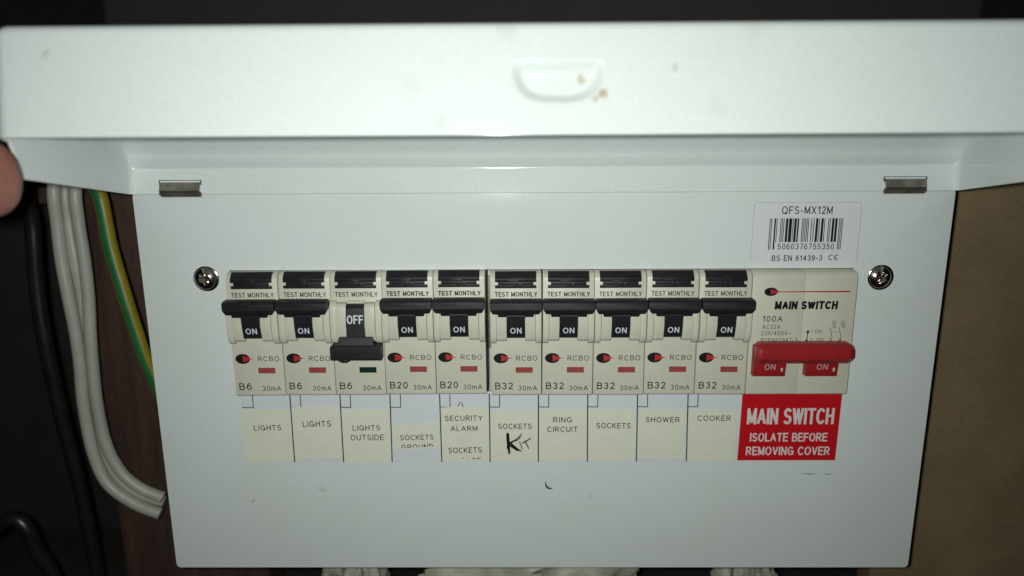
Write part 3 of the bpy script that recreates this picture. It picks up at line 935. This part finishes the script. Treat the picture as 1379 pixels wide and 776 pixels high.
# red bridge toggle: an eight-sided bar on two legs
def xsec(x, k=1.0):
    c_y, c_z = -7.9, -55.2
    pts = [(-5.2, -51.9), (-8.2, -51.9), (-10.2, -53.5), (-10.4, -57.0), (-8.6, -59.0), (-5.2, -59.0)]
    return [(x, c_y + (y - c_y) * k, c_z + (z - c_z) * k) for y, z in pts]
secs = [xsec(74.0, 0.82), xsec(75.2), xsec(105.3), xsec(106.9, 0.72)]
bv_, bf_ = [], []
for s in secs:
    bv_ += s
for i in range(3):
    for k in range(6):
        bf_.append((6 * i + k, 6 * i + (k + 1) % 6, 6 * i + 6 + (k + 1) % 6, 6 * i + 6 + k))
bf_ += [tuple(range(6))[::-1], tuple(range(18, 24))]
tg = ms.add('toggle', (bv_, bf_), M['red_toggle'], bevel=0.12, smooth=12, label='wide red toggle switched up to ON')
ms.add('mould_seam', join(box(95.6, 95.75, -10.48, -10.3, -57.0, -53.6), box(89.3, 89.4, -10.46, -10.3, -57.0, -53.6)), M['red_toggle'], tg)
for a, b in ((73.55, 84.6), (91.7, 102.6)):
    lgv = prism_x([(-4.0, -53.2), (-7.2, -53.2), (-8.2, -57.5), (-7.2, -64.2), (-4.0, -64.4)], a, b)
    lp = ms.add('toggle_leg', lgv, M['red_toggle'], tg, bevel=0.2)
    ms.add('leg_guide', box(b - 1.7, b - 1.1, -8.0, -6.0, -62.2, -60.9), M['cream'], tg, bevel=0.1)
    ms.text('ON', (a + b) / 2 + 0.0, -60.55, 3.8, 2.3, -7.82, M['worn_ink'], tg, tilt=-0.16, bold=0.15)

# ------------------------------------------------------------------ cables
def thing_mesh(name, m, material, label, cat, group=None, **kw):
    me = make_mesh(name, m, material, **kw)
    o = bpy.data.objects.new(name, me)
    col.objects.link(o)
    o['label'] = label
    o['category'] = cat
    if group:
        o['group'] = group
    return o


G = 'grey cables left of the consumer unit'
thing_mesh('grey_cable', tube([(-194, 90, 34), (-191, 50, 13), (-189.5, 37, -0.6), (-190.4, 37, -15.2), (-190.8, 37, -30.2), (-189.9, 36.6, -45.4), (-189.3, 37, -61.1), (-189.4, 37, -73.8), (-190.3, 37, -91.8), (-189.4, 37.5, -113.7), (-184.8, 37, -127.8), (-174.6, 37, -137.2), (-163.9, 37.4, -142.5)], 2.5, 14), M['sheath'], 'grey white cable farthest from the unit, outermost of three', 'cable', G, smooth=60)
thing_mesh('grey_cable', tube([(-190, 92, 36), (-189, 54, 13), (-187.6, 41, -1.1), (-187.9, 40.5, -15.9), (-187.2, 40, -31.1), (-187.0, 41, -46.7), (-187.4, 41.6, -62.6), (-187.9, 42, -75.5), (-188.6, 42, -93.8), (-187.2, 42, -114.3), (-182.2, 41, -127.0), (-173.4, 41, -135.0), (-163.7, 41.6, -139.0)], 2.5, 14), M['sheath'], 'grey white cable in the middle of three', 'cable', G, smooth=60)
thing_mesh('grey_cable', tube([(-184, 92, 36), (-182.6, 52, 14), (-181.6, 38, -0.7), (-181.9, 37, -15.3), (-181.6, 37, -30.2), (-182.0, 37, -45.5), (-183.1, 36.6, -61.1), (-184.0, 36.8, -73.9), (-184.6, 37, -91.8), (-183.0, 37, -110.3), (-177.9, 37, -123.2), (-170.4, 37, -130.4), (-161.9, 37.6, -134.9)], 2.45, 14), M['sheath'], 'grey white cable nearest the earth wire', 'cable', G, smooth=60)
e = tube([(-176, 60, 34), (-168, 26, 8), (-165, 25, -5), (-163.8, 25, -22), (-161.3, 25, -38), (-158.2, 25, -55), (-155.6, 26, -70), (-152, 30, -88), (-146, 36, -104), (-132, 44, -112)], 2.7, 24)
eo = thing_mesh('earth_cable', e, [M['green'], M['yellow']], 'green and yellow striped earth cable beside the cover', 'cable', smooth=60)
seg = 24
for p in eo.data.polygons:
    if len(p.vertices) == 4:
        k = p.index % seg
        row = p.index // seg
        a = (k + 0.5) / seg * 360 + 2
        d = abs((a - 270 + 180) % 360 - 180)                 # about the direction that faces the room
        d2 = abs((a - 90 + 180) % 360 - 180)
        p.material_index = 0 if min(d, d2) < 34 else 1
thing_mesh('black_cable', tube([(-212, 95, 40), (-208, 52, 4), (-209, 50, -20), (-211, 50, -45), (-211, 50, -70), (-210, 52, -104), (-208, 54, -140), (-205, 54, -200)], 3.2, 16), M['black_cable'], 'thick black cable hanging by the grey cables', 'cable', smooth=60)
thing_mesh('black_cable', tube([(-246, 30, -203), (-240, 30, -158), (-231, 30, -145), (-223, 30, -140.5), (-218, 30, -145), (-216, 31, -156), (-212, 33, -170), (-206, 34, -203)], 3.2, 16), M['black_cable'], 'shiny black cable bent in a low loop near the floor', 'cable', smooth=60)


# ------------------------------------------------------------------ crumpled bags under the unit
def crumple(cx, cy, z0, rx, ry, rz, seed):
    bm = bmesh.new()
    bmesh.ops.create_icosphere(bm, subdivisions=5, radius=1)
    off = Vector((seed * 3.1, seed * 1.7, seed * 0.9))
    for vert in bm.verts:
        d = vert.co.normalized()
        n_ = 0.0
        for s_, a_ in ((1.3, .24), (2.9, .14), (6.5, .06)):
            q = noise.noise(d * s_ + off * s_)
            n_ += a_ * (1 - 2.6 * abs(q))
        r = 0.85 + n_
        zz = d.z * rz * r
        vert.co = Vector((cx + d.x * rx * r, cy + d.y * ry * r, max(z0, z0 + rz * 0.9 + zz)))
    v = [tuple(q.co) for q in bm.verts]
    bm.verts.index_update()
    f = [tuple(q.index for q in fc.verts) for fc in bm.faces]
    bm.free()
    return v, f


thing_mesh('plastic_bag', crumple(2, 30, -204.8, 47, 24, 27.6, 1), M['bag'], 'pale crumpled plastic bag below the middle of the unit', 'bag', smooth=50)
thing_mesh('plastic_bag', crumple(-80, 34, -204.8, 13, 20, 26, 2), M['bag'], 'small pale crumpled bag below the LIGHTS OUTSIDE label', 'bag', smooth=50)
thing_mesh('plastic_bag', crumple(93, 40, -204.8, 12, 18, 26, 5), M['bag'], 'small grey crumpled bag below the red warning label', 'bag', smooth=50)


# ------------------------------------------------------------------ the hand that holds the lid up
def hand():
    J = {'wrist': ((-318, -112, -30), 24), 'palm': ((-282, -98, -16), 25), 'palm2': ((-254, -92, -6), 21),
         'imcp': ((-231, -84, 4), 12.5), 'ipip': ((-190, -70, 13), 9.6), 'idip': ((-160, -70, 11.4), 10.6), 'itip': ((-140, -71, 10.2), 11.0), 'iend': ((-132.4, -71, 10.0), 9.8),
         'mmcp': ((-231, -97, -9), 12.5), 'mpip': ((-196, -112, -18), 9.8), 'mdip': ((-203, -108, -42), 9.0), 'mtip': ((-222, -99, -46), 8.4),
         'rmcp': ((-236, -106, -22), 12), 'rpip': ((-204, -122, -32), 9.4), 'rdip': ((-212, -117, -54), 8.6), 'rtip': ((-230, -108, -57), 8.0),
         'lmcp': ((-245, -112, -35), 11), 'lpip': ((-219, -127, -44), 8.4), 'ldip': ((-226, -121, -61), 7.6), 'ltip': ((-240, -114, -64), 7.0),
         'tcmc': ((-270, -80, -2), 15), 'tmcp': ((-240, -64, 14), 11.5), 'tip1': ((-214, -60, 24), 10.2), 'tend': ((-196, -60, 29), 8.6),
         'arm': ((-420, -150, -70), 32)}
    E = [('wrist', 'palm'), ('palm', 'palm2'), ('palm2', 'imcp'), ('imcp', 'ipip'), ('ipip', 'idip'), ('idip', 'itip'), ('itip', 'iend'),
         ('palm2', 'mmcp'), ('mmcp', 'mpip'), ('mpip', 'mdip'), ('mdip', 'mtip'), ('palm2', 'rmcp'), ('rmcp', 'rpip'), ('rpip', 'rdip'), ('rdip', 'rtip'),
         ('palm', 'lmcp'), ('lmcp', 'lpip'), ('lpip', 'ldip'), ('ldip', 'ltip'), ('palm', 'tcmc'), ('tcmc', 'tmcp'), ('tmcp', 'tip1'), ('tip1', 'tend'), ('wrist', 'arm')]
    ks = list(J)
    me = bpy.data.meshes.new('person')
    me.from_pydata([Vector(J[k][0]) * MM for k in ks], [(ks.index(a), ks.index(b)) for a, b in E], [])
    o = bpy.data.objects.new('person', me)
    col.objects.link(o)
    sk = o.modifiers.new('skin', 'SKIN')
    for i, k in enumerate(ks):
        r = J[k][1] * MM
        me.skin_vertices[0].data[i].radius = (r, r)
        me.skin_vertices[0].data[i].use_root = (k == 'palm')
    ss = o.modifiers.new('sub', 'SUBSURF')
    ss.levels = ss.render_levels = 3
    bpy.context.view_layer.update()
    dg_ = bpy.context.evaluated_depsgraph_get()
    me2 = bpy.data.meshes.new_from_object(o.evaluated_get(dg_))
    o.modifiers.clear()
    o.data = me2
    me2.materials.clear()
    me2.materials.append(M['skin'])
    me2.polygons.foreach_set('use_smooth', [True] * len(me2.polygons))
    o['label'] = 'fingertip of a bare hand holding up the lid corner'
    o['category'] = 'person'
    return o


hand()
